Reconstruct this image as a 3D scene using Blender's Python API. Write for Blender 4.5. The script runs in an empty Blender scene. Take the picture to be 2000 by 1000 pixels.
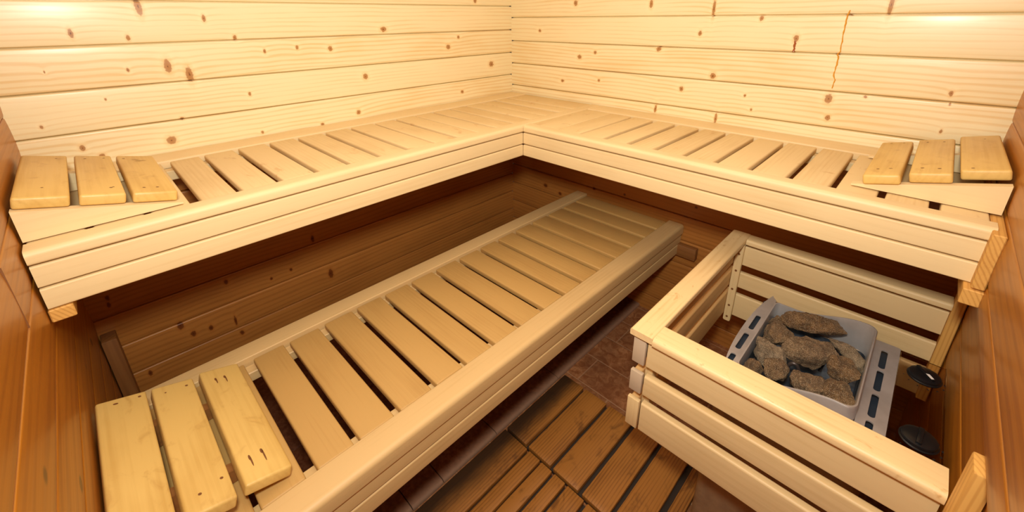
import bpy, bmesh, math, random
from mathutils import Vector, Matrix, noise

# ------------------------------------------------------------------ camera, light, exposure
scene = bpy.context.scene
C = scene.collection

def make_camera():
    yaw, pitch, roll = (math.radians(a) for a in (-44.8126, -20.2692, -0.5648))
    f0 = Vector((math.sin(yaw), math.cos(yaw), 0)); r0 = Vector((math.cos(yaw), -math.sin(yaw), 0)); u0 = Vector((0, 0, 1))
    F = math.cos(pitch) * f0 + math.sin(pitch) * u0
    U = math.cos(pitch) * u0 - math.sin(pitch) * f0
    R = math.cos(roll) * r0 + math.sin(roll) * U
    U = math.cos(roll) * U - math.sin(roll) * r0
    cd = bpy.data.cameras.new('camera')
    cd.sensor_fit = 'HORIZONTAL'; cd.sensor_width = 36.0
    cd.lens = 36.0 * 830.66 / 2000.0
    cd.shift_y = -(500.0 - 340.456) / 2000.0
    cd.clip_start = 0.01
    co = bpy.data.objects.new('camera', cd)
    U = F.cross(R) * -1
    co.matrix_world = Matrix(((R.x, U.x, -F.x, 1.736), (R.y, U.y, -F.y, -1.7546), (R.z, U.z, -F.z, 1.4024), (0, 0, 0, 1)))
    C.objects.link(co); scene.camera = co
make_camera()

scene.view_settings.view_transform = 'Standard'
scene.view_settings.look = 'None'
scene.view_settings.gamma = 1.0
scene.view_settings.use_curve_mapping = False
scene.view_settings.exposure = 0.0
scene.cycles.max_bounces = 10
scene.cycles.diffuse_bounces = 6

world = bpy.data.worlds.new('world'); scene.world = world; world.use_nodes = True
world.node_tree.nodes['Background'].inputs[0].default_value = (0.9, 0.75, 0.55, 1)
world.node_tree.nodes['Background'].inputs[1].default_value = 0.05

def area(name, loc, target, size, power, col, size_y=None, spread=180):
    ld = bpy.data.lights.new(name, 'AREA'); ld.energy = power; ld.color = col
    ld.shape = 'RECTANGLE' if size_y else 'DISK'; ld.size = size
    if size_y: ld.size_y = size_y
    ld.spread = math.radians(spread)
    o = bpy.data.objects.new(name, ld); o.location = loc
    o.rotation_euler = (Vector(target) - Vector(loc)).to_track_quat('-Z', 'Y').to_euler()
    C.objects.link(o)
area('cabin_lamp', (1.70, -1.76, 1.66), (0.15, -0.15, 1.05), 0.16, 22, (1.0, 0.975, 0.885))
area('ceiling_fill', (1.0, -0.95, 2.05), (0.9, -0.85, 0), 1.3, 5.5, (1.0, 0.975, 0.90), 1.1)  # added fill standing in for light bounced off the ceiling; no fitting here

# ------------------------------------------------------------------ node helpers
class NT:
    def __init__(s, name):
        s.m = bpy.data.materials.new(name); s.m.use_nodes = True
        s.t = s.m.node_tree; s.b = s.t.nodes['Principled BSDF']
    def n(s, typ, **kw):
        x = s.t.nodes.new(typ)
        for k, v in kw.items(): setattr(x, k, v)
        return x
    def put(s, sock, v):
        if isinstance(v, bpy.types.NodeSocket): s.t.links.new(v, sock)
        elif v is not None: sock.default_value = v
    def math(s, op, a, b=None, c=None, clamp=False):
        x = s.n('ShaderNodeMath', operation=op, use_clamp=clamp)
        for i, v in enumerate((a, b, c)): 
            if v is not None: s.put(x.inputs[i], v)
        return x.outputs[0]
    def vec(s, op, a, b=None, c=None):
        x = s.n('ShaderNodeVectorMath', operation=op)
        for i, v in enumerate((a, b, c)):
            if v is not None: s.put(x.inputs[i], v)
        return x.outputs['Value'] if op in ('LENGTH', 'DOT_PRODUCT') else x.outputs[0]
    def noise(s, v, scale, detail=3, rough=.5, dist=0):
        x = s.n('ShaderNodeTexNoise'); s.put(x.inputs['Vector'], v)
        x.inputs['Scale'].default_value = scale; x.inputs['Detail'].default_value = detail
        x.inputs['Roughness'].default_value = rough; x.inputs['Distortion'].default_value = dist
        return x.outputs[0]
    def ramp(s, v, a, b, lo=0., hi=1., smooth=True):
        x = s.n('ShaderNodeMapRange'); x.interpolation_type = 'SMOOTHSTEP' if smooth else 'LINEAR'
        s.put(x.inputs[0], v)
        for i, q in zip((1, 2, 3, 4), (a, b, lo, hi)): x.inputs[i].default_value = q
        return x.outputs[0]
    def mix(s, f, a, b, mode='MIX'):
        x = s.n('ShaderNodeMix', data_type='RGBA', blend_type=mode)
        s.put(x.inputs[0], f)
        for i, v in ((6, a), (7, b)): s.put(x.inputs[i], (*v, 1) if isinstance(v, tuple) and len(v) == 3 else v)
        return x.outputs[2]
    def bump(s, h, strength=.3, dist=.001):
        x = s.n('ShaderNodeBump'); x.inputs['Strength'].default_value = strength; x.inputs['Distance'].default_value = dist
        s.put(x.inputs['Height'], h); s.t.links.new(x.outputs[0], s.b.inputs['Normal'])

def wood(name, light, dark, line=.35, rings=55, rough=.45, tint=.12, blotch=.25, coat=0, knots=None, pores=.15,
         stain=None, random_knots=0, spec=.5, edge_dark=None):
    """timber; the mesh carries gco = (along the grain, across, through) and tint = a number for each board"""
    t = NT(name)
    g = t.n('ShaderNodeAttribute', attribute_name='gco').outputs['Vector']
    ti = t.n('ShaderNodeAttribute', attribute_name='tint').outputs['Fac']
    warp = t.noise(t.vec('MULTIPLY', g, (1.3, 9, 9)), 1.0, 2)
    sep = t.n('ShaderNodeSeparateXYZ'); t.put(sep.inputs[0], g)
    across = t.math('ADD', sep.outputs[1], t.math('MULTIPLY', sep.outputs[2], .6))
    d = None
    if knots:
        loc = t.n('ShaderNodeAttribute', attribute_name='place').outputs['Vector']
        for (u, w, ru, rw) in knots:
            q = t.vec('MULTIPLY_ADD', loc, (1 / (.9 * ru), 1 / (.9 * rw), 0), (-u / (.9 * ru), -w / (.9 * rw), 0))
            l = t.vec('LENGTH', q)
            d = l if d is None else t.math('MINIMUM', d, l)
        across = t.math('ADD', across, t.math('DIVIDE', .022, t.math('ADD', d, 1.2)))
    ph = t.math('ADD', t.math('MULTIPLY', across, rings * 6.28), t.math('MULTIPLY', warp, 17))
    s1 = t.math('SINE', ph)
    lines = t.math('POWER', t.ramp(s1, -1, 1), 3.0)
    fine = t.noise(t.vec('MULTIPLY', g, (5, 190, 190)), 1.0, 3, .6)
    fine2 = t.noise(t.vec('MULTIPLY', g, (14, 700, 700)), 1.0, 2, .6)
    bl = t.noise(t.vec('MULTIPLY', g, (4, 11, 11)), 1.0, 3)
    f = t.math('MULTIPLY', lines, line)
    f = t.math('ADD', f, t.math('MULTIPLY', t.math('SUBTRACT', fine, .5), pores * 3))
    f = t.math('ADD', f, t.math('MULTIPLY', t.math('SUBTRACT', fine2, .5), pores))
    f = t.math('ADD', f, t.math('MULTIPLY', t.math('SUBTRACT', bl, .5), blotch * 2.4))
    f = t.math('ADD', f, t.math('MULTIPLY', t.math('SUBTRACT', ti, .5), tint * 2), clamp=True)
    col = t.mix(f, light, dark)
    if random_knots:
        v = t.n('ShaderNodeTexVoronoi'); t.put(v.inputs['Vector'], t.vec('MULTIPLY', g, (5, 9, 4))); v.inputs['Scale'].default_value = random_knots
        k = t.ramp(v.outputs['Distance'], .05, .10, 1, 0)
        col = t.mix(t.math('MULTIPLY', k, .8), col, tuple(c * .25 for c in dark))
    if knots:
        halo0 = t.ramp(d, 1., 4.5, .22, 0)
        col = t.mix(halo0, col, tuple(min(1, c * 1.15) for c in light))
        wob = t.math('ADD', d, t.math('MULTIPLY', t.math('SUBTRACT', t.noise(t.vec('MULTIPLY', loc, (120, 120, 1)), 1, 2), .5), .9))
        halo = t.ramp(wob, .6, 2.4, .5, 0)
        col = t.mix(halo, col, tuple((a * .55 + b * .45) * m for a, b, m in zip(light, dark, (.95, .72, .45))))
        col = t.mix(t.ramp(wob, .85, 1.2, .75, 0), col, tuple(c * m for c, m in zip(dark, (.45, .28, .2))))
        col = t.mix(t.ramp(wob, .4, .8, .8, 0), col, tuple(c * m for c, m in zip(dark, (.62, .46, .4))))
        col = t.mix(t.ramp(wob, .1, .3, .8, 0), col, tuple(c * m for c, m in zip(dark, (.2, .1, .08))))
    if stain:
        sc, colr, a, b, amt = stain
        st = t.noise(t.vec('MULTIPLY', g, (sc, sc * 1.6, sc)), 1.0, 5, .6, .6)
        col = t.mix(t.ramp(st, a, b, 0, amt), col, colr)
    if edge_dark:
        w0, w1, wc, amt = edge_dark
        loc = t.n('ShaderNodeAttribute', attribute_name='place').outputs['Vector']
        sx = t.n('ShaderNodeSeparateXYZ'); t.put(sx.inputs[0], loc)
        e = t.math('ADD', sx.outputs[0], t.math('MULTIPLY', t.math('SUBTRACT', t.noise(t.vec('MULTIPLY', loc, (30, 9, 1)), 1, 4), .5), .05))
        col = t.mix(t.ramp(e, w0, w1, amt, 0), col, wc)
    t.put(t.b.inputs['Base Color'], col)
    t.put(t.b.inputs['Roughness'], t.math('ADD', rough - .05, t.math('MULTIPLY', fine, .12)))
    t.b.inputs['Specular IOR Level'].default_value = spec
    if coat:
        t.b.inputs['Coat Weight'].default_value = coat; t.b.inputs['Coat Roughness'].default_value = .22
    h = t.math('ADD', t.math('MULTIPLY', fine, .5), t.math('MULTIPLY', lines, -.25))
    t.bump(h, .35, .0006)
    return t.m

def plain(name, col, rough=.5, metal=0., var=None, bump=None, spec=.5):
    t = NT(name)
    o = t.n('ShaderNodeTexCoord').outputs['Object']
    if var:
        sc, c2, a, b = var
        t.put(t.b.inputs['Base Color'], t.mix(t.ramp(t.noise(o, sc, 5, .6), a, b), col, c2))
    else:
        t.b.inputs['Base Color'].default_value = (*col, 1)
    t.b.inputs['Roughness'].default_value = rough; t.b.inputs['Metallic'].default_value = metal
    t.b.inputs['Specular IOR Level'].default_value = spec
    if bump: t.bump(t.noise(o, bump[0], 4), bump[1], bump[2])
    return t.m

LK = [(-1.569, 1.441, 0.0088, 0.0252), (-1.731, 1.372, 0.0055, 0.0125), (-1.613, 1.356, 0.0048, 0.0094), (-1.413, 1.408, 0.0056, 0.0106), (-1.337, 1.346, 0.006, 0.0086), (-0.777, 1.359, 0.0144, 0.0108), (-1.539, 1.268, 0.0097, 0.0211), (-1.489, 1.238, 0.0098, 0.0255), (-1.636, 1.265, 0.0036, 0.0063), (-1.808, 1.274, 0.0018, 0.0042), (-1.254, 1.297, 0.0048, 0.0076), (-1.141, 1.304, 0.0057, 0.0078), (-1.017, 1.293, 0.009, 0.0102), (-0.44, 1.27, 0.0124, 0.0118), (-0.374, 1.313, 0.008, 0.008), (-0.257, 1.481, 0.0102, 0.011), (-1.706, 1.186, 0.0027, 0.0042), (-1.33, 1.155, 0.0048, 0.0076), (-0.885, 1.172, 0.0115, 0.0129), (-0.159, 1.167, 0.0167, 0.0143), (-1.853, 1.129, 0.004, 0.0053), (-1.54, 1.101, 0.0065, 0.0053), (-1.583, 1.036, 0.013, 0.0139), (-1.79, 1.055, 0.0066, 0.0085), (-1.755, 1.022, 0.0077, 0.0086), (-0.937, 1.027, 0.0092, 0.0106), (-1.095, 1.003, 0.007, 0.0057), (-0.367, 1.044, 0.0099, 0.0081), (-1.316, 1.012, 0.0051, 0.0055), (-1.712, 0.37, 0.0091, 0.017), (-1.684, 0.318, 0.0084, 0.0123), (-1.63, 0.312, 0.007, 0.0124), (-1.551, 0.298, 0.0045, 0.0224), (-1.541, 0.235, 0.0072, 0.0114), (-1.547, 0.474, 0.0067, 0.0107), (-1.216, 0.527, 0.0073, 0.017), (-1.322, 0.424, 0.0057, 0.0074), (-1.399, 0.417, 0.0051, 0.0073), (-1.859, 0.568, 0.0055, 0.0104), (-1.862, 0.543, 0.005, 0.0105), (-1.829, 0.235, 0.006, 0.0113), (-1.168, 0.331, 0.011, 0.023)]
RK = [(0.43, 1.462, 0.0105, 0.0132), (0.816, 1.449, 0.008, 0.0167), (1.072, 1.427, 0.0057, 0.0316), (1.584, 1.426, 0.006, 0.0297), (1.241, 1.391, 0.0072, 0.0088), (1.359, 1.326, 0.0083, 0.013), (0.208, 1.336, 0.009, 0.0084), (1.033, 1.337, 0.007, 0.0102), (0.466, 1.218, 0.012, 0.0105), (0.869, 1.272, 0.0103, 0.0106), (1.105, 1.18, 0.0114, 0.0124), (0.554, 1.243, 0.0084, 0.0077), (1.489, 1.137, 0.0105, 0.0162), (1.499, 1.074, 0.0077, 0.0098), (1.771, 1.186, 0.005, 0.0085), (1.583, 1.154, 0.0052, 0.0043), (1.776, 1.155, 0.0027, 0.0043), (1.777, 1.075, 0.0035, 0.0064), (0.987, 1.118, 0.0094, 0.0104), (0.366, 1.095, 0.0099, 0.0081), (0.584, 1.116, 0.007, 0.0064), (0.883, 1.02, 0.006, 0.0191), (1.14, 1.017, 0.0057, 0.0205), (1.232, 1.118, 0.0045, 0.0056), (1.262, 1.069, 0.0043, 0.0056), (0.648, 0.656, 0.0073, 0.0066), (0.359, 0.649, 0.0088, 0.0071), (0.267, 0.49, 0.0152, 0.0119), (0.373, 0.47, 0.0126, 0.0101), (1.119, 0.621, 0.0066, 0.0061), (0.593, 0.562, 0.0093, 0.0081), (0.772, 0.58, 0.007, 0.0065), (0.672, 0.651, 0.009, 0.0079)]
DRIP = [(1.4888, 1.4131), (1.4849, 1.3952), (1.4861, 1.3679), (1.487, 1.3293), (1.4893, 1.29), (1.4839, 1.2802), (1.4893, 1.2677), (1.4882, 1.2401), (1.4869, 1.2171), (1.494, 1.1995), (1.4914, 1.1717)]
DRIP2 = [(1.3588, 1.3178), (1.359, 1.3011), (1.3595, 1.2826)]

# ------------------------------------------------------------------ materials
SP_L, SP_D = (.87, .765, .47), (.72, .465, .145)
M = {}
M['wall_l'] = wood('spruce_left', SP_L, SP_D, line=.42, rings=58, rough=.40, coat=.25, knots=LK, blotch=.42, tint=.2)
M['wall_r'] = wood('spruce_right', SP_L, SP_D, line=.42, rings=58, rough=.40, coat=.25, knots=RK, blotch=.42, tint=.2)
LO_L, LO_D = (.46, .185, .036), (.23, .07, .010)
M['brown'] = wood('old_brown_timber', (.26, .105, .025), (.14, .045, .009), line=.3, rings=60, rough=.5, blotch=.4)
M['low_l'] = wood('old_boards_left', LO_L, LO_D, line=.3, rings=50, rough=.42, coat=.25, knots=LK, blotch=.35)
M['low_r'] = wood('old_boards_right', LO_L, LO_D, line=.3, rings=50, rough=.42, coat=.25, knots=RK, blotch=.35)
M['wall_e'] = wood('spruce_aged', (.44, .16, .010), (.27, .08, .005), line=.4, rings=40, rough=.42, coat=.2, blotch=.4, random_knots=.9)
M['pale'] = wood('pale_linden', (.80, .625, .335), (.60, .41, .17), line=.12, rings=90, rough=.5, blotch=.35, pores=.16, tint=.1)
M['slat'] = wood('worn_slat', (.76, .58, .295), (.55, .355, .13), line=.12, rings=80, rough=.55, blotch=.45, pores=.22, tint=.2,
                 stain=(12, (.50, .255, .075), .60, .74, .5))
M['lslat'] = wood('worn_low_slat', (.53, .32, .098), (.35, .175, .038), line=.08, rings=90, rough=.55, blotch=.4, pores=.2, tint=.14)
M['lrail'] = wood('worn_low_rail', (.66, .455, .20), (.45, .265, .08), line=.12, rings=80, rough=.5, blotch=.35, pores=.2, tint=.1)
M['head'] = wood('headrest_board', (.72, .49, .15), (.50, .28, .055), line=.14, rings=60, rough=.42, blotch=.85, pores=.14, tint=.14,
                 stain=(16, (.42, .20, .04), .55, .76, .45))
M['beam'] = wood('raw_beam', (.72, .40, .10), (.46, .20, .035), line=.5, rings=120, rough=.6, blotch=.3, tint=.1)
M['guard'] = wood('guard_slat', (.78, .585, .295), (.56, .36, .13), line=.12, rings=80, rough=.48, blotch=.35, tint=.12)
M['grail'] = wood('guard_rail', (.84, .62, .31), (.60, .35, .11), line=.2, rings=60, rough=.42, blotch=.5, tint=.1,
                  stain=(26, (.50, .24, .05), .60, .72, .55))
M['gside'] = wood('shaded_guard_slat', (.70, .43, .17), (.48, .25, .07), line=.2, rings=60, rough=.5, blotch=.4)  # darker guard wood: shade on the side slats is put into the colour
M['white'] = plain('chalky_end_grain', (.55, .43, .29), .8)
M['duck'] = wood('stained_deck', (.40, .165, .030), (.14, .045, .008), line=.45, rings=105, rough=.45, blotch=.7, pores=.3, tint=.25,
                 stain=(13, (.09, .032, .008), .55, .72, .6), edge_dark=(.955, 1.035, (.022, .012, .007), .93))  # last argument turns the planks near black towards their left edge
M['gapshade'] = plain('gap_shade', (.03, .018, .01), .7)  # near-black that paints the shade in the plank gaps
M['dark'] = plain('dark_mark', (.20, .075, .02), .6)
M['resin'] = plain('amber_resin', (.72, .36, .05), .22)
M['resin2'] = plain('dark_resin', (.34, .09, .015), .25)
M['ceil'] = wood('spruce_ceiling', (.80, .62, .38), (.60, .38, .17), line=.3, rings=48, rough=.5)
M['steel'] = plain('brushed_steel', (.60, .575, .56), .42, .6, (9, (.48, .45, .43), .35, .7), (180, .15, .0004))
M['inner'] = plain('grey_inner_sheet', (.07, .09, .12), .35, .6, (40, (.16, .18, .2), .4, .7))
M['black'] = plain('black_plastic', (.008, .008, .009), .30, spec=.35)
M['void'] = plain('dark_slot', (.02, .03, .045), .5)
M['rod'] = plain('heating_rod', (.07, .055, .05), .45, .5)
M['drop'] = plain('water_drop', (.75, .8, .85), .08)

def tile_mat():
    t = NT('quarry_tile')
    loc = t.n('ShaderNodeTexCoord').outputs['Object']
    def bricks(w, h, off, mort, shift, m=.5):
        b = t.n('ShaderNodeTexBrick'); b.offset = off
        t.put(b.inputs['Vector'], t.vec('ADD', loc, shift))
        b.inputs['Scale'].default_value = 1; b.inputs['Brick Width'].default_value = w; b.inputs['Row Height'].default_value = h
        b.inputs['Mortar Size'].default_value = mort; b.inputs['Mortar Smooth'].default_value = .6
        return b.outputs['Fac']
    f = bricks(.29, .147, .5, .004, (.915, .024, 0))
    n1 = t.noise(loc, 26, 6, .65, 1.2); n2 = t.noise(loc, 5, 3)
    col = t.mix(t.ramp(n1, .35, .72), (.25, .085, .026), (.48, .22, .09))
    col = t.mix(t.ramp(n2, .35, .65, 0, .5), col, (.13, .045, .018))
    col = t.mix(t.math('MULTIPLY', f, .55), col, (.46, .26, .14))
    t.put(t.b.inputs['Base Color'], col); t.b.inputs['Roughness'].default_value = .7; t.b.inputs['Specular IOR Level'].default_value = .25
    t.bump(t.math('ADD', t.math('MULTIPLY', f, -1), t.math('MULTIPLY', n1, .4)), .5, .003)
    return t.m
M['tile'] = tile_mat()
def slab_mat():
    t = NT('dark_quarry_tile')
    loc = t.n('ShaderNodeTexCoord').outputs['Object']
    n1 = t.noise(loc, 60, 6, .7); n2 = t.noise(loc, 8, 3)
    col = t.mix(t.ramp(n1, .35, .7), (.11, .032, .010), (.20, .075, .030))
    col = t.mix(t.ramp(n2, .35, .65, 0, .4), col, (.07, .022, .010))
    sx = t.n('ShaderNodeSeparateXYZ'); t.put(sx.inputs[0], loc)
    e = t.math('ADD', sx.outputs[0], t.math('MULTIPLY', t.math('SUBTRACT', n2, .5), .02))
    col = t.mix(t.ramp(e, .868, .912, 0, .55), col, (.44, .27, .17))
    t.put(t.b.inputs['Base Color'], col); t.b.inputs['Roughness'].default_value = .7; t.b.inputs['Specular IOR Level'].default_value = .25
    t.bump(n1, .5, .002)
    return t.m
M['slab'] = slab_mat()
def rock_mat():
    t = NT('heater_stone')
    o = t.n('ShaderNodeTexCoord').outputs['Object']
    ti = t.n('ShaderNodeAttribute', attribute_name='tint').outputs['Fac']
    n1 = t.noise(o, 45, 8, .7); n2 = t.noise(o, 420, 4, .7); n3 = t.noise(o, 900, 2, .6)
    col = t.mix(t.ramp(n1, .3, .7), (.075, .033, .010), (.27, .145, .050))
    grey = t.mix(t.ramp(n1, .3, .7), (.15, .10, .055), (.40, .31, .20))
    col = t.mix(ti, col, grey)
    col = t.mix(t.ramp(n2, .52, .66, 0, .85), col, (.045, .022, .012))
    col = t.mix(t.ramp(n3, .57, .66, 0, .9), col, (.85, .70, .46))
    t.put(t.b.inputs['Base Color'], col); t.b.inputs['Roughness'].default_value = .55
    t.bump(t.math('ADD', n2, t.math('MULTIPLY', n1, 1.5)), 1.0, .005)
    return t.m
M['rock'] = rock_mat()
def smoked():
    t = NT('smoked_clear_sheet')
    t.b.inputs['Base Color'].default_value = (.70, .58, .46, 1)
    t.b.inputs['Transmission Weight'].default_value = 1
    t.b.inputs['Roughness'].default_value = .03; t.b.inputs['IOR'].default_value = 1.2
    return t.m
M['smoked'] = smoked()

# ------------------------------------------------------------------ mesh helpers
rnd = random.Random(7)
def put_attr(me, nm, typ, key, vals):
    me.attributes.new(nm, typ, 'POINT')
    me.attributes[nm].data.foreach_set(key, vals)
def finish(bm, name, mats, parent=None, gfun=None, tint=None, xf=None, smooth=True, place=None, angle=35):
    bmesh.ops.recalc_face_normals(bm, faces=bm.faces)
    pts = [v.co.copy() for v in bm.verts]
    if xf is not None:
        for v in bm.verts: v.co = xf @ v.co
    # put the object's origin at its middle
    lo = [min(v.co[i] for v in bm.verts) for i in range(3)]; hi = [max(v.co[i] for v in bm.verts) for i in range(3)]
    org = Vector([(a + b) / 2 for a, b in zip(lo, hi)])
    base = parent_loc(parent)
    if parent is not None or name in KEEP: org = Vector((0, 0, 0)) if name in KEEP else org
    for v in bm.verts: v.co -= org
    me = bpy.data.meshes.new(name); bm.to_mesh(me); bm.free()
    if smooth:
        for p in me.polygons: p.use_smooth = True
        me.set_sharp_from_angle(angle=math.radians(angle))
    for m in (mats if isinstance(mats, (list, tuple)) else [mats]): me.materials.append(m)
    if gfun:
        tt = rnd.random() if tint is None else tint
        put_attr(me, 'gco', 'FLOAT_VECTOR', 'vector', [x for p in pts for x in gfun(p)])
        put_attr(me, 'tint', 'FLOAT', 'value', [tt(p) if callable(tt) else tt for p in pts])
        if place: put_attr(me, 'place', 'FLOAT_VECTOR', 'vector', [x for p in pts for x in place(p)])
    elif tint is not None:
        put_attr(me, 'tint', 'FLOAT', 'value', [tint] * len(pts))
    o = bpy.data.objects.new(name, me); C.objects.link(o)
    if parent is not None:
        o.parent = parent; o.location = org - base
    else: o.location = org
    return o
KEEP = ('wall_left', 'wall_right', 'wall_near_left', 'wall_near_right', 'floor', 'ceiling', 'trim_1')
def parent_loc(p):
    l = Vector((0, 0, 0))
    while p is not None: l += p.location; p = p.parent
    return l
def empty(name, loc, label, cat, group=None):
    o = bpy.data.objects.new(name, None); C.objects.link(o); o.location = loc; o.empty_display_size = .05
    return tag(o, label, cat, group)
def tag(o, label, cat, group=None):
    o['label'] = label; o['category'] = cat
    if group: o['group'] = group
    return o
def gf(axis):
    o = Vector((rnd.uniform(0, 30), rnd.uniform(0, 30), rnd.uniform(0, 30)))
    if axis == 'x': return lambda p: (p.x + o.x, p.y + o.y, p.z + o.z)
    if axis == 'y': return lambda p: (p.y + o.x, p.x + o.y, p.z + o.z)
    return lambda p: (p.z + o.x, p.x + o.y, p.y + o.z)
def addbox(bm, lo, hi, bev=.003, seg=2, mi=0):
    r = bmesh.ops.create_cube(bm, size=1)
    vs = r['verts']
    for v in vs: v.co = Vector([(a + b) / 2 + c * (b - a) for a, b, c in zip(lo, hi, v.co)])
    fs = {f for v in vs for f in v.link_faces}; es = {e for v in vs for e in v.link_edges}
    for f in fs: f.material_index = mi
    if bev: bmesh.ops.bevel(bm, geom=list(es), offset=bev, segments=seg, affect='EDGES', profile=.5)
def addmark(bm, u, v, z, ru, rv, n=10, mi=1):
    vs = [bm.verts.new((u + ru * math.cos(k * 6.2832 / n), v + rv * math.sin(k * 6.2832 / n), z)) for k in range(n)]
    f = bm.faces.new(vs); f.material_index = mi
def board(name, parent, mat, lo, hi, axis, bev=.003, seg=2, xf=None, marks=(), tint=None, place=None, sag=0):
    bm = bmesh.new(); addbox(bm, lo, hi, bev, seg)
    for (u, v, ru, rv) in marks: addmark(bm, u, v, hi[2] + .0003, ru, rv)
    return finish(bm, name, [mat, M['dark']] if marks else mat, parent, gf(axis), tint, xf, place=place)
def roundpoly(pts, rad, seg=5):
    out = []
    n = len(pts)
    for i in range(n):
        p = Vector(pts[i]); a = Vector(pts[i - 1]) - p; b = Vector(pts[(i + 1) % n]) - p; r = rad[i]
        if r <= 0: out.append(tuple(p)); continue
        a.normalize(); b.normalize()
        ang = a.angle(b); d = r / math.tan(ang / 2)
        c = p + (a + b).normalized() * (r / math.sin(ang / 2))
        s, e = p + a * d - c, p + b * d - c
        a0, a1 = math.atan2(s.y, s.x), math.atan2(e.y, e.x)
        da = (a1 - a0 + math.pi) % (2 * math.pi) - math.pi
        for k in range(seg + 1):
            q = a0 + da * k / seg
            out.append((c.x + r * math.cos(q), c.y + r * math.sin(q)))
    return out
def addprism(bm, poly, axis, a, b, mi=0, a2=None, b2=None):
    """poly holds (across, z) for axis x/y, (x, y) for axis z; a2/b2 = end position as a function of across (mitre)"""
    def co(q, t):
        if axis == 'x': return (t, q[0], q[1])
        if axis == 'y': return (q[0], t, q[1])
        return (q[0], q[1], t)
    A = [bm.verts.new(co(q, a2(q) if a2 else a)) for q in poly]
    B = [bm.verts.new(co(q, b2(q) if b2 else b)) for q in poly]
    n = len(poly)
    fs = [bm.faces.new(A), bm.faces.new(B[::-1])]
    fs += [bm.faces.new((A[i], A[(i + 1) % n], B[(i + 1) % n], B[i])) for i in range(n)]
    for f in fs: f.material_index = mi
def rail(name, parent, mat, c0, c1, z0, z1, axis, a, b, rads, tint=None, a2=None, b2=None):
    """c0/c1 across limits; rads = radii at (c0,z0),(c1,z0),(c1,z1),(c0,z1)"""
    bm = bmesh.new()
    addprism(bm, roundpoly([(c0, z0), (c1, z0), (c1, z1), (c0, z1)], rads, 6), axis, a, b, 0, a2, b2)
    return finish(bm, name, mat, parent, gf(axis), tint)

# ------------------------------------------------------------------ the room
P = .1198
def cladding(name, mat, axis, a, b, face, sign, zref, low=None, lean=None, extra=None):
    """horizontal boards; axis = direction the boards run; face = plane of the board faces; sign = which way the room lies"""
    bm = bmesh.new()
    z = zref
    while z > -.0: z -= P
    k = 0; rows = {}
    rr = random.Random(sum(map(ord, name)))
    prof = [(0, -.016), (.010, -.016), (.020, -.0022), (.03, -.0006), (.05, .0), (.2, .0011), (.4, .0016), (.6, .0014), (.8, .0007), (.94, -.0004), (.965, -.0008), (.980, -.0022), (.988, -.016), (1, -.016)]
    while z < 2.1:
        poly = []
        for (t, d) in prof: poly.append((face + sign * d, z + t * P))
        poly += [(face - sign * .026, z + P), (face - sign * .026, z)]
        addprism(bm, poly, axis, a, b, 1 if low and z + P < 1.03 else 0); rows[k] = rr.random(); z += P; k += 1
    z0 = zref
    while z0 > -.0: z0 -= P
    if lean:
        for v in bm.verts: v.co = lean(v.co)
    ofs = Vector((rr.uniform(0, 20), 0, 0))
    row = lambda p: min(k - 1, max(0, int((p.z - z0 + 1e-5) / P)))
    al = (lambda p: p.x) if axis == 'x' else (lambda p: p.y)
    g = lambda p: (al(p) + ofs.x + row(p) * 2.37, p.z, row(p) * .731)
    mats = [mat] + ([low] if low else []) + (extra[1] if extra else [])
    if extra: extra[0](bm)
    o = finish(bm, name, mats, None, g, lambda p: rows[row(p)], place=lambda p: (al(p), p.z, 0), angle=50)
    o['kind'] = 'structure'
    return o
def drips(bm):
    def run(pts, w, mi):
        prev = None
        for i, (x, z) in enumerate(pts):
            ww = w * (.6 + .8 * rnd.random())
            ring = [bm.verts.new((x + dx * ww, dy, z)) for dx, dy in ((-1, .002), (-.6, -.0022), (0, -.0032), (.6, -.0022), (1, .002))]
            if prev:
                for j in range(4):
                    f = bm.faces.new((prev[j], prev[j + 1], ring[j + 1], ring[j])); f.material_index = mi
            prev = ring
    def dense(pts):
        out = []
        for a, b in zip(pts, pts[1:]):
            for k in range(4): out.append((a[0] + (b[0] - a[0]) * k / 4 + rnd.uniform(-.0012, .0012), a[1] + (b[1] - a[1]) * k / 4))
        return out + [pts[-1]]
    run(dense(DRIP), .0027, 2); run(dense(DRIP2), .004, 3)
    run([(1.482, 1.400), (1.490, 1.402), (1.497, 1.399)][::-1], .003, 3)
    run([(1.4805, 1.2815), (1.4845, 1.2835), (1.4885, 1.2805)], .003, 3)
def seam(bm): addbox(bm, (.7685, DW - .005, .9315), (.7705, DW + .0022, 1.0445), 0, 1, 1)
DW, WW = -1.9114, 1.904
def leanf(v):
    v = v.copy(); t = min(1, max(0, (.845 - v.z) / .1)); v.x += .023 * t; return v
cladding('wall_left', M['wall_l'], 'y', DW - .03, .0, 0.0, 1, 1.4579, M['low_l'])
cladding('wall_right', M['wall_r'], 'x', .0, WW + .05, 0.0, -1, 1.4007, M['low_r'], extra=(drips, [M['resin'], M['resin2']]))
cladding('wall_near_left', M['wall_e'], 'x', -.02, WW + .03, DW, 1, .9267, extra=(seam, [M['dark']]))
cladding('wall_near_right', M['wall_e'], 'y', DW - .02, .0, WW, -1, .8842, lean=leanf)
bm = bmesh.new(); addbox(bm, (-.03, DW - .03, -.05), (WW + .06, .03, 0), 0)
o = finish(bm, 'floor', M['tile']); o['kind'] = 'structure'
bm = bmesh.new()
for k in range(17): addbox(bm, (-.03, DW - .03 + k * .1155, 2.08), (WW + .06, DW - .03 + k * .1155 + .1135, 2.10), .004, 1)
addbox(bm, (-.03, DW - .03, 2.098), (WW + .06, .03, 2.11), 0)
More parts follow.
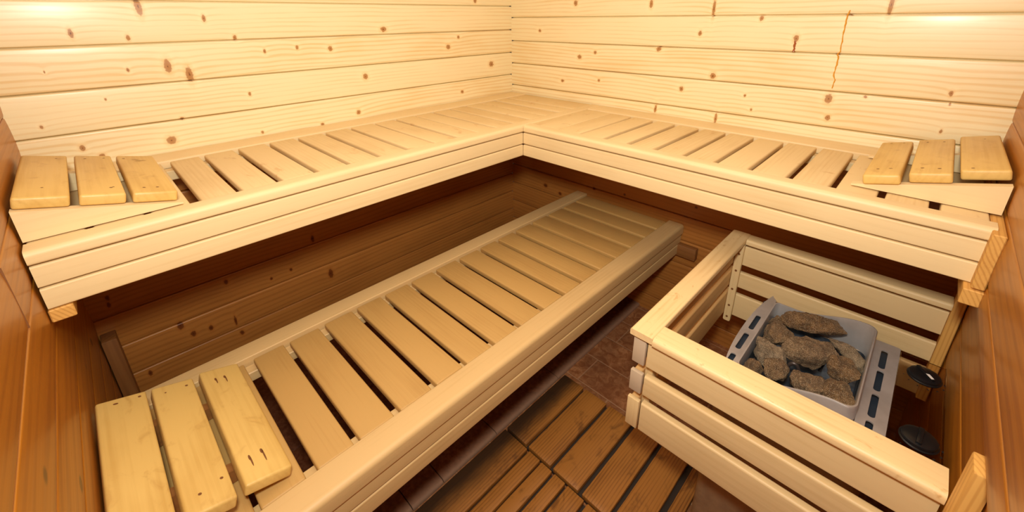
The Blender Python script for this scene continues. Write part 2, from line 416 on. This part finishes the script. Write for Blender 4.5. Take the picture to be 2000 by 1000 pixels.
o = finish(bm, 'ceiling', M['ceil'], None, lambda p: (p.x, p.y, int(p.y * 8.66) * .7), .4); o['kind'] = 'structure'
# row of dark tiles along the bench, a finger's width higher than the floor beside it
bm = bmesh.new()
ys = [0, -.32, -.6705, -1.0175, -1.2505, -1.366, -1.62, DW]
for a, b in zip(ys, ys[1:]):
    for x0, x1 in ((.02, .46), (.4635, .914)):
        poly = roundpoly([(x0, .0), (x1, .0), (x1, .014), (x0, .014)], (0, 0, .011, .003), 4)
        addprism(bm, poly, 'y', b + .0015, a - .0015)
o = finish(bm, 'trim_1', M['slab']); o['kind'] = 'structure'

# ------------------------------------------------------------------ upper benches
def slats(parent, mat, axis, edges, c0, c1, ztop, th, tint=None):
    """slats lie across the bench; edges = (start, end) along the bench"""
    for (a, b) in edges:
        a, b = min(a, b), max(a, b)
        dz = rnd.uniform(-.0012, .0012)
        if axis == 'y': lo, hi, ax = (c0 + rnd.uniform(-.003, .001), a, ztop - th + dz), (c1, b, ztop + dz), 'x'
        else: lo, hi, ax = (a, c0, ztop - th + dz), (b, c1 + rnd.uniform(-.001, .003), ztop + dz), 'y'
        board('slat', parent, mat, lo, hi, ax, .0045, 3)

X1 = .600; Y1 = -.5454
bl = empty('upper_bench', (.3, -.95, .87), 'long upper bench of slats along the left wall, running into the far corner', 'bench')
rail('back_rail', bl, M['pale'], .004, .112, .975, 1.0, 'y', DW + .006, -.006, (.002, .002, .004, .003))
rail('front_rail', bl, M['pale'], .555, X1 + .004, .9715, 1.0, 'y', DW + .006, -.006, (.002, .005, .012, .002))
rail('fascia_board', bl, M['pale'], .578, X1, .9215, .9675, 'y', DW + .006, Y1 - .0005, (.002, .003, .004, .002))
rail('fascia_board', bl, M['pale'], .578, X1, .8717, .9175, 'y', DW + .006, Y1 - .0005, (.002, .003, .004, .002))
el = [(-1.903, -1.818), (-1.806, -1.722), (-1.710, -1.637), (-1.615, -1.54), (-1.527, -1.446), (-1.431, -1.348), (-1.334, -1.252), (-1.238, -1.152), (-1.137, -1.050), (-1.036, -.944),
      (-.931, -.846), (-.834, -.748), (-.737, -.652), (-.640, -.554), (-.543, -.457), (-.446, -.360), (-.349, -.262), (-.251, -.165), (-.154, -.012)]
slats(bl, M['slat'], 'y', el, .1235, .554, .9985, .020)
for x in (.118, .515): board('batten', bl, M['pale'], (x, DW + .02, .948), (x + .036, -.02, .977), 'y', .002, 1)
board('support_beam', bl, M['beam'], (.008, DW + .004, .842), (.602, DW + .040, .8695), 'x', .002, 1)
board('support_beam', bl, M['beam'], (.03, DW + .004, .872), (.575, DW + .026, .946), 'x', .002, 1)
board('support_beam', bl, M['beam'], (.25, -.60, .874), (.577, -.565, .946), 'x', .002, 1)

br = empty('upper_bench', (1.25, -.27, .87), 'shorter upper bench of slats along the right wall above the stove guard', 'bench')
rail('back_rail', br, M['pale'], -.112, -.004, .975, 1.0, 'x', .606, WW - .006, (.002, .002, .003, .004))
rail('front_rail', br, M['pale'], -.505, Y1 - .004, .9715, 1.0, 'x', .6065, 1.891, (.002, .005, .012, .002))
rail('fascia_board', br, M['pale'], Y1 + .022, Y1, .9215, .9675, 'x', .6015, 1.889, (.002, .003, .004, .002))
rail('fascia_board', br, M['pale'], Y1 + .022, Y1, .8717, .9175, 'x', .6015, 1.889, (.002, .003, .004, .002))
er = [(.608, .738), (.742, .838), (.849, .937), (.957, 1.032), (1.049, 1.128), (1.145, 1.226), (1.240, 1.321), (1.334, 1.414), (1.427, 1.509), (1.524, 1.604), (1.618, 1.697), (1.712, 1.788), (1.807, 1.882)]
slats(br, M['slat'], 'x', er, -.504, -.1235, .9985, .020)
for y in (-.155, -.5): board('batten', br, M['pale'], (.61, y, .948), (1.88, y + .036, .977), 'x', .002, 1)
board('support_beam', br, M['beam'], (1.8835, -.574, .8735), (1.9035, -.02, .9965), 'y', .002, 1)
board('support_beam', br, M['beam'], (1.874, -.578, .8355), (1.905, -.02, .8705), 'y', .002, 1)

# ------------------------------------------------------------------ lower bench
ZL = .5245
lb = empty('lower_bench', (.78, -.95, .38), 'lower bench of darker slats standing out in front of the long upper bench', 'bench')
rail('back_rail', lb, M['lrail'], .492, .556, .492, ZL, 'y', DW + .006, -.006, (.002, .002, .003, .004))
rail('front_rail', lb, M['lrail'], 1.0105, 1.080, .4765, ZL, 'y', DW + .006, -.006, (.002, .006, .013, .002))
rail('fascia_board', lb, M['lrail'], 1.052, 1.074, .4335, .4725, 'y', DW + .006, -.006, (.002, .003, .004, .002))
rail('fascia_board', lb, M['lrail'], 1.052, 1.074, .3818, .4295, 'y', DW + .006, -.006, (.002, .003, .004, .002))
eo = [(-1.902, -1.815), (-1.803, -1.722), (-1.712, -1.628), (-1.604, -1.525), (-1.510, -1.425), (-1.407, -1.318), (-1.302, -1.217), (-1.201, -1.112), (-1.096, -1.006), (-.989, -.897), (-.880, -.788), (-.770, -.688), (-.671, -.584), (-.564, -.472), (-.452, -.355), (-.342, -.241), (-.227, -.135), (-.122, -.03)]
slats(lb, M['lslat'], 'y', eo, .571, 1.009, ZL - .001, .020)
for x in (.562, .975): board('batten', lb, M['lrail'], (x, DW + .02, .474), (x + .034, -.02, .503), 'y', .002, 1)
board('support_beam', lb, M['brown'], (.48, -.030, .377), (1.156, -.0015, .434), 'x', .003, 2)
board('support_beam', lb, M['brown'], (.48, DW + .003, .377), (1.05, DW + .030, .434), 'x', .003, 2)
board('support_beam', lb, M['lrail'], (.60, -1.0, .428), (1.05, -.965, .472), 'x', .003, 2)
po = board('corner_post', None, M['brown'], (.003, DW + .004, .0), (.062, DW + .042, .452), 'z', .003, 2, tint=.8)
tag(po, 'short brown square post in the corner below the long upper bench', 'post')

# ------------------------------------------------------------------ headrests
def wedge(parent, poly, axis, a, b, name='wedge_board'):
    bm = bmesh.new(); addprism(bm, poly, axis, a, b)
    return finish(bm, name, M['pale'], parent, gf('y' if axis == 'x' else 'x'), .35)
def headrest(label, z0, rise, edge, inset, c0, c1, run, th, marks, out, skew=0, mat=None, tints=(.5, .4, .6), xoff=(0, 0, 0), wm=None):
    """built along +x from the wall (x = 0 at the wall, c = across), then put in place by out"""
    e = empty('headrest', out @ Vector((run / 2, (c0 + c1) / 2, z0)), label, 'headrest', 'slatted headrests at the bench ends')
    sl = math.atan2(rise - .004, run)
    for c in (c0 + .075, c1 - inset):
        bm = bmesh.new()
        q = edge[-1][1] - .006 if inset > .05 else run
        poly = [(.006, z0 + .0015), (q, z0 + .0015), (q, z0 + rise + .001 - (rise - .004) * q / run), (.006, z0 + rise)]
        A = [bm.verts.new((q[0], c, q[1])) for q in poly]; B = [bm.verts.new((q[0], c + .022, q[1])) for q in poly]
        bm.faces.new(A); bm.faces.new(B[::-1])
        for i in range(4): bm.faces.new((A[i], A[(i + 1) % 4], B[(i + 1) % 4], B[i]))
        finish(bm, 'wedge', wm or M['pale'], e, gf('x'), .3, xf=out)
    piv = Matrix.Translation((0, 0, z0 + rise + .0025)) @ Matrix.Rotation(sl, 4, 'Y')
    for i, (a, b) in enumerate(edge):
        bm = bmesh.new(); s = 1 / math.cos(sl)
        addbox(bm, (a * s, c0 + xoff[i], 0), (b * s, c1 + xoff[i], th), .005, 3)
        # edges worn and wavy
        for v in bm.verts:
            v.co.x += .0022 * noise.noise(Vector((v.co.x * 30 + i * 7, v.co.y * 14, 3.1 + c0)))
        for (u, w, ru, rw) in marks[i]: addmark(bm, (a + u) * s, w, th + .0004, ru, rw)
        g = gf('y')
        finish(bm, 'headrest_board', [mat or M['head'], M['dark']], e, g, tints[i], xf=out @ Matrix.Rotation(skew, 4, 'Z') @ piv)
    return e
S2 = .0028
# long upper bench, against the near left wall: local x -> +y, local across -> x
out = Matrix(((0, 1, 0, 0), (1, 0, 0, DW), (0, 0, 1, 0), (0, 0, 0, 1)))
headrest('small headrest of three boards on the long upper bench, against the left end wall', 1.0, .0665, [(.007, .085), (.097, .167), (.178, .254)], .012, .150, .540, .262, .024,
         [[(.060, .19, .0022, .0022), (.04, .47, .0022, .0022)], [(.02, .19, S2, S2), (.055, .185, S2, S2), (.050, .49, .003, .003), (.054, .485, .002, .002)],
          [(.012, .19, .003, .003), (.022, .50, .003, .003), (.045, .50, .003, .003), (.034, .205, .008, .0016), (.045, .215, .012, .0014), (.038, .225, .009, .001)]],
         out)
# right upper bench, against the near right wall: local x -> -x, local across -> -y
out = Matrix(((-1, 0, 0, WW), (0, -1, 0, 0), (0, 0, 1, 0), (0, 0, 0, 1)))
headrest('small headrest of three boards on the right upper bench, against the right end wall', 1.0, .0665, [(.006, .080), (.090, .160), (.172, .240)], .012, .060, .448, .262, .024,
         [[(.055, .40, .003, .0025), (.03, .08, .002, .002)], [(.020, .10, S2, S2), (.052, .10, S2, S2), (.05, .40, .0035, .003), (.022, .405, .0035, .003)],
          [(.018, .10, S2, .002), (.045, .10, S2, .002), (.045, .41, .003, .003), (.022, .405, .004, .002)]],
         out, xoff=(-.03, .0, .02))
# lower bench, against the near left wall
out = Matrix(((0, 1, 0, 0), (1, 0, 0, DW), (0, 0, 1, 0), (0, 0, 0, 1)))
headrest('large headrest of three golden boards on the lower bench, nearest the camera', ZL, .083, [(.004, .084), (.094, .168), (.182, .262)], .11, .615, 1.005, .275, .026,
         [[(.030, .635, .0045, .003), (.068, .632, .003, .003), (.07, .98, .002, .002)], [(.020, .645, .002, .002), (.058, .640, .003, .003), (.060, .95, .003, .003), (.025, .965, .003, .003)],
          [(.024, .648, .0024, .006), (.042, .648, .0024, .006), (.0250, .655, .0014, .011), (.0435, .657, .0014, .014), (.022, .930, .0022, .008), (.044, .925, .0026, .007), (.0230, .939, .0015, .016), (.0455, .937, .0015, .018)]],
         out, skew=0, mat=M['head'], wm=M['brown'], xoff=(.0, .0, -.012))

# ------------------------------------------------------------------ duckboards
place = lambda p: (p.x, p.y, 0)
d1 = empty('duckboard', (1.2, -.82, 0), 'brown wooden duckboard of wide planks lying on the tiles between bench and stove', 'duckboard')
def plank(parent, x0, x1, y0, y1, tint=None):
    bm = bmesh.new(); addbox(bm, (x0, min(y0, y1), .0115), (x1, max(y0, y1), .030 + rnd.uniform(-.0008, .0008)), .0025, 2)
    n = 14
    bmesh.ops.subdivide_edges(bm, edges=[e for e in bm.edges if abs(e.verts[0].co.y - e.verts[1].co.y) > .1], cuts=16)
    for v in bm.verts:
        s = 1 if v.co.x > (x0 + x1) / 2 else -1
        if abs(v.co.x - (x0 if s < 0 else x1)) < .004: v.co.x += .0009 * noise.noise(Vector((v.co.y * 35, x0 * 13, s)))
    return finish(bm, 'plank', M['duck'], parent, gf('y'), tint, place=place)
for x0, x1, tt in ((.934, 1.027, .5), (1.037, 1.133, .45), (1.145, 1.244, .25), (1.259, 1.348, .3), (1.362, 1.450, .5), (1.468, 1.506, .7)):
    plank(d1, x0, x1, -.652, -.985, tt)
board('gap_shade_sheet', d1, M['gapshade'], (.938, -.983, .0005), (1.503, -.654, .0115), 'x', 0)  # dark sheet added under the planks so the gaps read as shade
d2 = empty('duckboard', (1.2, -1.35, 0), 'brown wooden duckboard of narrow ribbed planks at the bottom edge of the photo', 'duckboard')
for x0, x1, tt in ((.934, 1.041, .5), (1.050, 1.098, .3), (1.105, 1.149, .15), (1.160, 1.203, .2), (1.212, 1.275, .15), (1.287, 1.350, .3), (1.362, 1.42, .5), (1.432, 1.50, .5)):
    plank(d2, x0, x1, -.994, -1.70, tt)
board('gap_shade_sheet', d2, M['gapshade'], (.938, -1.698, .0005), (1.497, -.996, .0115), 'x', 0)  # second added dark sheet, gap shade for the narrow planks

# ------------------------------------------------------------------ guard round the stove
g = empty('stove_guard', (1.63, -.62, .38), 'pale wooden slatted guard railing round the stove, fixed to the right end wall', 'railing')
ZG = ((.600, .672), (.510, .570), (.392, .482))
XW = 1.9235
rail('top_rail', g, M['grail'], 1.350, 1.4065, .682, .699, 'y', -.966, -.267, (.002, .002, .004, .004))
rail('top_rail', g, M['grail'], -.968, -.905, .676, .6995, 'x', 1.4075, 1.9, (.006, .002, .003, .010))
rail('top_rail', g, M['guard'], -.318, -.268, .680, .699, 'x', 1.4075, 1.901, (.003, .002, .003, .008))
def slatx(y0, y1, x0, x1, z0, z1, m): rail('slat', g, m, y0, y1, z0, z1, 'x', x0, x1, (.003, .003, .006, .006) if z1 < .66 else (.003,) * 4)
for i, (z0, z1) in enumerate(ZG):
    slatx(-.955, -.934, 1.394, 1.899, z0, z1, M['guard'])
    slatx(-.302, -.284, 1.388, 1.901, z0 - .006, z1 - .006, M['guard'])
    rail('slat', g, M['gside'], 1.361, 1.381, z0, z1, 'y', -.948, -.285, (.003, .003, .005, .005))
    bm = bmesh.new(); addbox(bm, (1.357, -.957, z0 - .001), (1.389, -.945, z1 + .001), .002, 2)
    finish(bm, 'end_block', M['white'] if i < 2 else M['guard'], g, gf('z'), .4)
bm = bmesh.new()
addprism(bm, roundpoly([(1.3825, .366), (1.406, .366), (1.406, .676), (1.3825, .676)], (.006, .006, .002, .002), 4), 'y', -.318, -.305)
st = finish(bm, 'corner_batten', M['guard'], g, gf('z'), .3)
for z in (.384, .432, .500, .575, .640):
    bm = bmesh.new(); r = bmesh.ops.create_cone(bm, segments=14, radius1=.0038, radius2=.0038, depth=.002, cap_ends=True)
    for v in bm.verts: v.co = Vector((1.394 + v.co.x, -.3183 + v.co.z, z + v.co.y))
    finish(bm, 'screw_hole', M['dark'], st)
board('corner_batten', g, M['guard'], (1.383, -.932, .380), (1.404, -.905, .674), 'z', .003, 2)
board('wall_batten', g, M['beam'], (1.9015, -.318, .385), (XW, -.285, .8315), 'z', .002, 1, tint=.3)
board('wall_batten', g, M['beam'], (1.901, -1.012, .30), (XW + .0005, -.9655, .800), 'z', .003, 2, tint=.25)

# ------------------------------------------------------------------ stove
h = empty('electric_stove', (1.67, -.64, 0), 'grey steel electric sauna stove full of stones inside the wooden guard', 'stove')
HX0, HX1, HY0, HY1 = 1.518, 1.828, -.842, -.452
def shell(name, mat, rings, parent, closed=False, cap0=False, cap1=False, smooth=True, angle=40):
    bm = bmesh.new(); L = []
    for ring in rings: L.append([bm.verts.new(p) for p in ring])
    n = len(L[0])
    for A, B in zip(L, L[1:]):
        for i in range(n): bm.faces.new((A[i], A[(i + 1) % n], B[(i + 1) % n], B[i]))
    if cap0: bm.faces.new(L[0][::-1])
    if cap1: bm.faces.new(L[-1])
    return finish(bm, name, mat, parent, smooth=smooth, angle=angle)
body = lambda inset, z, r=.02: [(x, y, z) for x, y in roundpoly([(HX0 + inset, HY0 + inset), (HX1 - inset, HY0 + inset), (HX1 - inset, HY1 - inset), (HX0 + inset, HY1 - inset)], (r,) * 4, 6)]
M['case'] = plain('beige_casing', (.36, .24, .13), .45, .3, (30, (.28, .18, .10), .35, .7))
cs = shell('casing', M['case'], [body(.012, .03), body(.004, .032), body(.004, .560), body(.01, .553)], h, cap0=True)
for (x, y) in ((1.55, -.81), (1.80, -.81), (1.55, -.48), (1.80, -.48)):
    bm = bmesh.new(); bmesh.ops.create_cone(bm, segments=16, radius1=.014, radius2=.011, depth=.0315, cap_ends=True)
    for v in bm.verts: v.co += Vector((x, y, .01575))
    finish(bm, 'foot', M['black'], h)
# stone basket: rounded, its right side stands higher than its left
def zrim(x, y):
    t = min(1, max(0, (x - 1.60) / .15)); t = t * t * (3 - 2 * t)
    return .602 + .038 * t
def rimring(ins, dz=None, z=None, r=.022):
    out = []
    base = roundpoly([(1.550 + ins, -.801 + ins), (1.7755 - ins, -.801 + ins), (1.7755 - ins, -.458 - ins), (1.550 + ins, -.458 - ins)], (r, r, r, .012), 8)
    # more points on the long edges so the rim can curve
    pts = []
    for i in range(len(base)):
        a, b = Vector(base[i]), Vector(base[(i + 1) % len(base)])
        k = max(1, int((b - a).length / .02)) if (b - a).length > .05 else 1
        if (b - a).length > .05: k = 14
        for j in range(k): pts.append(a.lerp(b, j / k))
    for p in pts: out.append((p.x, p.y, z if z is not None else zrim(p.x, p.y) + dz))
    return out
shell('stone_basket', M['steel'], [rimring(-.0035, z=.50), rimring(-.0035, z=.56), rimring(-.0035, dz=-.0035), rimring(-.0015, dz=.0), rimring(.0012, dz=.0), rimring(.002, dz=-.004), rimring(.002, z=.540)], h)
shell('basket_lining', M['inner'], [rimring(.0035, z=.555), rimring(.004, z=.520), rimring(.006, z=.515)], h, cap1=True)
# flanges with slots
def flange(name, outline, slots, z, th, parent):
    bm = bmesh.new()
    ov = [bm.verts.new((x, y, z)) for x, y in outline]
    oe = [bm.edges.new((ov[i], ov[(i + 1) % len(ov)])) for i in range(len(ov))]
    es = list(oe)
    for s in slots:
        sv = [bm.verts.new((x, y, z)) for x, y in s]
        es += [bm.edges.new((sv[i], sv[(i + 1) % len(sv)])) for i in range(len(sv))]
    bmesh.ops.triangle_fill(bm, use_beauty=True, use_dissolve=False, edges=es)
    r = bmesh.ops.extrude_face_region(bm, geom=list(bm.faces))
    for v in [q for q in r['geom'] if isinstance(q, bmesh.types.BMVert)]: v.co.z -= th
    return finish(bm, name, M['steel'], parent, smooth=False)
def slot(cx, cy, w, l): return roundpoly([(cx - w / 2, cy - l / 2), (cx + w / 2, cy - l / 2), (cx + w / 2, cy + l / 2), (cx - w / 2, cy + l / 2)], (w * .48,) * 4, 5)
lo = [(1.5485, -.452), (1.5485, -.845)]
for k in range(17):
    y = -.845 + k * (.845 - .432) / 16
    u = (y + .64) / .21
    lo.append((1.5135 + .021 * min(1.2, abs(u)) ** 2.4, y))
fl = flange('side_flange', lo, [slot(1.5325, -.598, .0125, .078), slot(1.532, -.698, .0125, .078), slot(1.5325, -.795, .0125, .07)], .6015, .003, h)
ro = roundpoly([(1.7795, -.845), (1.830, -.845), (1.830, -.458), (1.7795, -.458)], (.002, .006, .006, .002), 3)
fr = flange('side_flange', ro, [slot(1.8020, -.534, .0130, .080), slot(1.8025, -.624, .0130, .080), slot(1.8030, -.717, .0130, .080), slot(1.8030, -.808, .0130, .076)], .6055, .003, h)
bm = bmesh.new(); addbox(bm, (1.8285, -.845, .565), (1.8305, -.458, .604), .0005, 1); finish(bm, 'flange_lip', M['void'], fr)
bm = bmesh.new(); addbox(bm, (1.5185, -.838, .582), (1.5475, -.455, .588), .0, 1); finish(bm, 'slot_floor', M['void'], fl)
bm = bmesh.new(); addbox(bm, (1.782, -.838, .578), (1.828, -.4585, .584), .0, 1); finish(bm, 'slot_floor', M['void'], fr)
# water drops on the lining, back right
bm = bmesh.new()
for k in range(34):
    x = 1.742 + rnd.random() * .026; y = -.470 - rnd.random() * .075; r = rnd.uniform(.0007, .0021)
    ret = bmesh.ops.create_icosphere(bm, subdivisions=1, radius=r)
    for v in ret['verts']: v.co = Vector((v.co.x + x, v.co.y + y, v.co.z * .5 + .5155))
wd = finish(bm, 'water_drops', M['drop'], h); wd['kind'] = 'stuff'
# heating rods between the stones
def tube(name, pts, r, mat, parent, seg=10):
    bm = bmesh.new(); prev = None; n = len(pts)
    for i, p in enumerate(pts):
        p = Vector(p); t = (Vector(pts[min(i + 1, n - 1)]) - Vector(pts[max(i - 1, 0)])).normalized()
        a = t.orthogonal().normalized() if i == 0 else (a - t * a.dot(t)).normalized()
        b = t.cross(a)
        ring = [bm.verts.new(p + (a * math.cos(6.2832 * k / seg) + b * math.sin(6.2832 * k / seg)) * r) for k in range(seg)]
        if prev:
            for k in range(seg): bm.faces.new((prev[k], prev[(k + 1) % seg], ring[(k + 1) % seg], ring[k]))
        else: bm.faces.new(ring[::-1])
        prev = ring
    bm.faces.new(prev)
    return finish(bm, name, mat, parent)
def hoop(cx, cy, a, w, top):
    return [(cx + math.cos(a) * w * math.cos(t), cy + math.sin(a) * w * math.cos(t), top - .05 + .05 * math.sin(t)) for t in [math.pi * k / 20 for k in range(21)]]
tube('heating_rod', hoop(1.650, -.700, math.radians(10), .016, .606), .0042, M['rod'], h)
tube('heating_rod', hoop(1.716, -.578, math.radians(20), .022, .582), .0042, M['rod'], h)
# smoked sheet with two knobs on the stove's right
cp = empty('control_panel', (1.87, -.62, .60), 'x', 'x')
for k in ('label', 'category'): del cp[k]
cp.parent = h; cp.location = Vector((1.87, -.62, .60)) - h.location
PZ = .607
sh = board('panel_sheet', cp, M['smoked'], (1.8315, -.797, PZ - .003), (1.9135, -.472, PZ), 'y', .0004, 1)
def knob(cx, cy, rot):
    bm = bmesh.new(); prof = [(0, .0015), (.026, .0015), (.030, .003), (.031, .006), (.0285, .0075), (.0288, .010), (.0275, .0135), (.023, .0155), (.012, .0160), (0, .0160)]
    seg = 48; prev = None
    rings = []
    for r, z in prof:
        rings.append([bm.verts.new((0, 0, z))] if r == 0 else [bm.verts.new((r * math.cos(6.2832 * k / seg), r * math.sin(6.2832 * k / seg), z)) for k in range(seg)])
    for A, B in zip(rings, rings[1:]):
        for k in range(seg):
            if len(A) == 1: bm.faces.new((A[0], B[(k + 1) % seg], B[k]))
            elif len(B) == 1: bm.faces.new((A[k], A[(k + 1) % seg], B[0]))
            else: bm.faces.new((A[k], A[(k + 1) % seg], B[(k + 1) % seg], B[k]))
    # raised grip bar across the middle
    b2 = bmesh.new(); addbox(bm, (-.024, -.0045, .0145), (.024, .0045, .0195), .002, 2)
    b2.free()
    o = finish(bm, 'knob', M['black'], cp, xf=Matrix.Translation((cx, cy, PZ)) @ Matrix.Rotation(rot, 4, 'Z'))
    return o
k1 = knob(1.8755, -.548, 2.2); k2 = knob(1.8765, -.765, 1.5)
M['ink'] = plain('black_print', (.01, .01, .01), .5)
M['wprint'] = plain('white_print', (.75, .73, .7), .5)
def print_marks(cx, cy, kn):
    bm = bmesh.new()
    for k in range(11):
        a = math.radians(200 + k * 28); r = .0345
        if math.cos(a) * r + cx > 1.9125: continue
        l = .0012 + .0003 * k
        c, s = math.cos(a), math.sin(a)
        q = [(r, -l * .7), (r + .003, -l * .9), (r + .003, l * .9), (r, l * .7)]
        f = bm.faces.new([bm.verts.new((cx + u * c - w * s, cy + u * s + w * c, PZ + .0004)) for u, w in q])
    finish(bm, 'scale_print', M['ink'], cp, smooth=False)
print_marks(1.8755, -.548, k1); print_marks(1.8765, -.765, k2)
bm = bmesh.new()     # the small clock-like sign above the rear knob
prev = None
for k in range(17):
    a = 6.2832 * k / 16; q = [bm.verts.new((1.884 + r * math.cos(a), -.503 + r * math.sin(a), PZ + .0004)) for r in (.0028, .0036)]
    if prev: bm.faces.new((prev[0], prev[1], q[1], q[0]))
    prev = q
bm.faces.new([bm.verts.new((x, y, PZ + .0004)) for x, y in ((1.8885, -.5025), (1.897, -.506), (1.8965, -.5072), (1.888, -.5038))])
finish(bm, 'sign_print', M['ink'], cp, smooth=False)
bm = bmesh.new(); bm.faces.new([bm.verts.new((x, y, z)) for x, y, z in ((.004, -.0035, .01965), (.021, -.0035, .01965), (.021, .0025, .01965), (.006, .0030, .01965))])
finish(bm, 'pointer_print', M['wprint'], k1, xf=Matrix.Translation((1.8755, -.548, PZ)) @ Matrix.Rotation(2.2 + math.pi, 4, 'Z'), smooth=False)

# ------------------------------------------------------------------ stones
def stone(label, x, y, z, rx, ry, rz, ang, tint, seed, tilt=(0, 0), pts=17):
    rr = random.Random(seed); bm = bmesh.new()
    for k in range(pts):
        v = Vector((rr.gauss(0, 1), rr.gauss(0, 1), rr.gauss(0, 1))).normalized() * rr.uniform(.88, 1.12)
        bm.verts.new((v.x * rx, v.y * ry, v.z * rz))
    r = bmesh.ops.convex_hull(bm, input=list(bm.verts))
    bmesh.ops.delete(bm, geom=[v for v in bm.verts if not v.link_faces], context='VERTS')
    bmesh.ops.triangulate(bm, faces=list(bm.faces))
    for it in range(5):
        es = [e for e in bm.edges if e.calc_length() > .0036]
        if not es: break
        bmesh.ops.subdivide_edges(bm, edges=es, cuts=1, use_grid_fill=True)
        bmesh.ops.triangulate(bm, faces=[f for f in bm.faces if len(f.verts) > 3])
        if len(bm.verts) > 9000: break
    bmesh.ops.remove_doubles(bm, verts=list(bm.verts), dist=.0004)
    for k in range(1): bmesh.ops.smooth_vert(bm, verts=list(bm.verts), factor=.5, use_axis_x=True, use_axis_y=True, use_axis_z=True)
    bm.normal_update()
    s = Vector((seed * 3.7, seed * 1.3, seed * .7))
    for v in bm.verts:
        p = v.co * 38 + s
        d = .0036 * noise.noise(p) + .0026 * noise.noise(p * 2.7) + .0015 * noise.noise(p * 7)
        v.co += v.normal * d
    X = Matrix.Translation((x, y, z)) @ Matrix.Rotation(math.radians(ang), 4, 'Z') @ Matrix.Rotation(math.radians(tilt[0]), 4, 'X') @ Matrix.Rotation(math.radians(tilt[1]), 4, 'Y')
    o = finish(bm, 'heater_stone', M['rock'], None, tint=tint, xf=X)
    tag(o, label, 'stone', 'stones in the stove')
stone('long brown wedge-shaped stone at the back edge of the stove basket', 1.6470, -.5080, .606, .0800, .0360, .030, 20, .0, 11, (14, 4))
stone('big oval speckled stone in the middle of the stove basket', 1.6625, -.6240, .602, .0670, .0450, .033, 36, .35, 2, (8, 0), 20)
stone('rounded pinkish brown stone at the left side of the basket, below the long one', 1.5900, -.5930, .588, .0400, .0450, .032, 10, .15, 3)
stone('pale grey glittering stone at the front left of the basket, below the rounded one', 1.5940, -.6870, .592, .0400, .0470, .032, 44, .95, 4)
stone('pale triangular stone leaning against the back right of the basket', 1.7340, -.5500, .588, .0540, .0300, .026, -34, .85, 5, (-10, 8))
stone('reddish brown stone against the right side of the basket', 1.7370, -.6340, .600, .0380, .0470, .032, 10, .05, 6)
stone('brown peaked stone at the front of the basket, left of the corner stone', 1.6860, -.7400, .596, .0430, .0400, .032, 44, .3, 7)
stone('brown stone filling the front right corner of the basket', 1.7350, -.7220, .592, .0370, .0470, .032, 30, .1, 8)
stone('brown angular stone beside the ring-shaped heating rod, at the front', 1.6150, -.7380, .586, .0310, .0390, .030, -26, .2, 9, (0, 12))
stone('small brown stone at the front left corner of the basket', 1.5820, -.7630, .585, .0290, .0270, .026, 44, .1, 10)
stone('flat brown stone half hidden under the front edge of the big middle stone', 1.6780, -.6900, .556, .0360, .0220, .018, 44, .4, 12)
stone('little brown stone poking out left of the long wedge-shaped one', 1.5760, -.5250, .572, .0220, .0280, .022, 44, .1, 13)
stone('blackened stone deep down between the middle and the reddish stone', 1.7060, -.6600, .545, .0260, .0320, .018, 44, .0, 14)
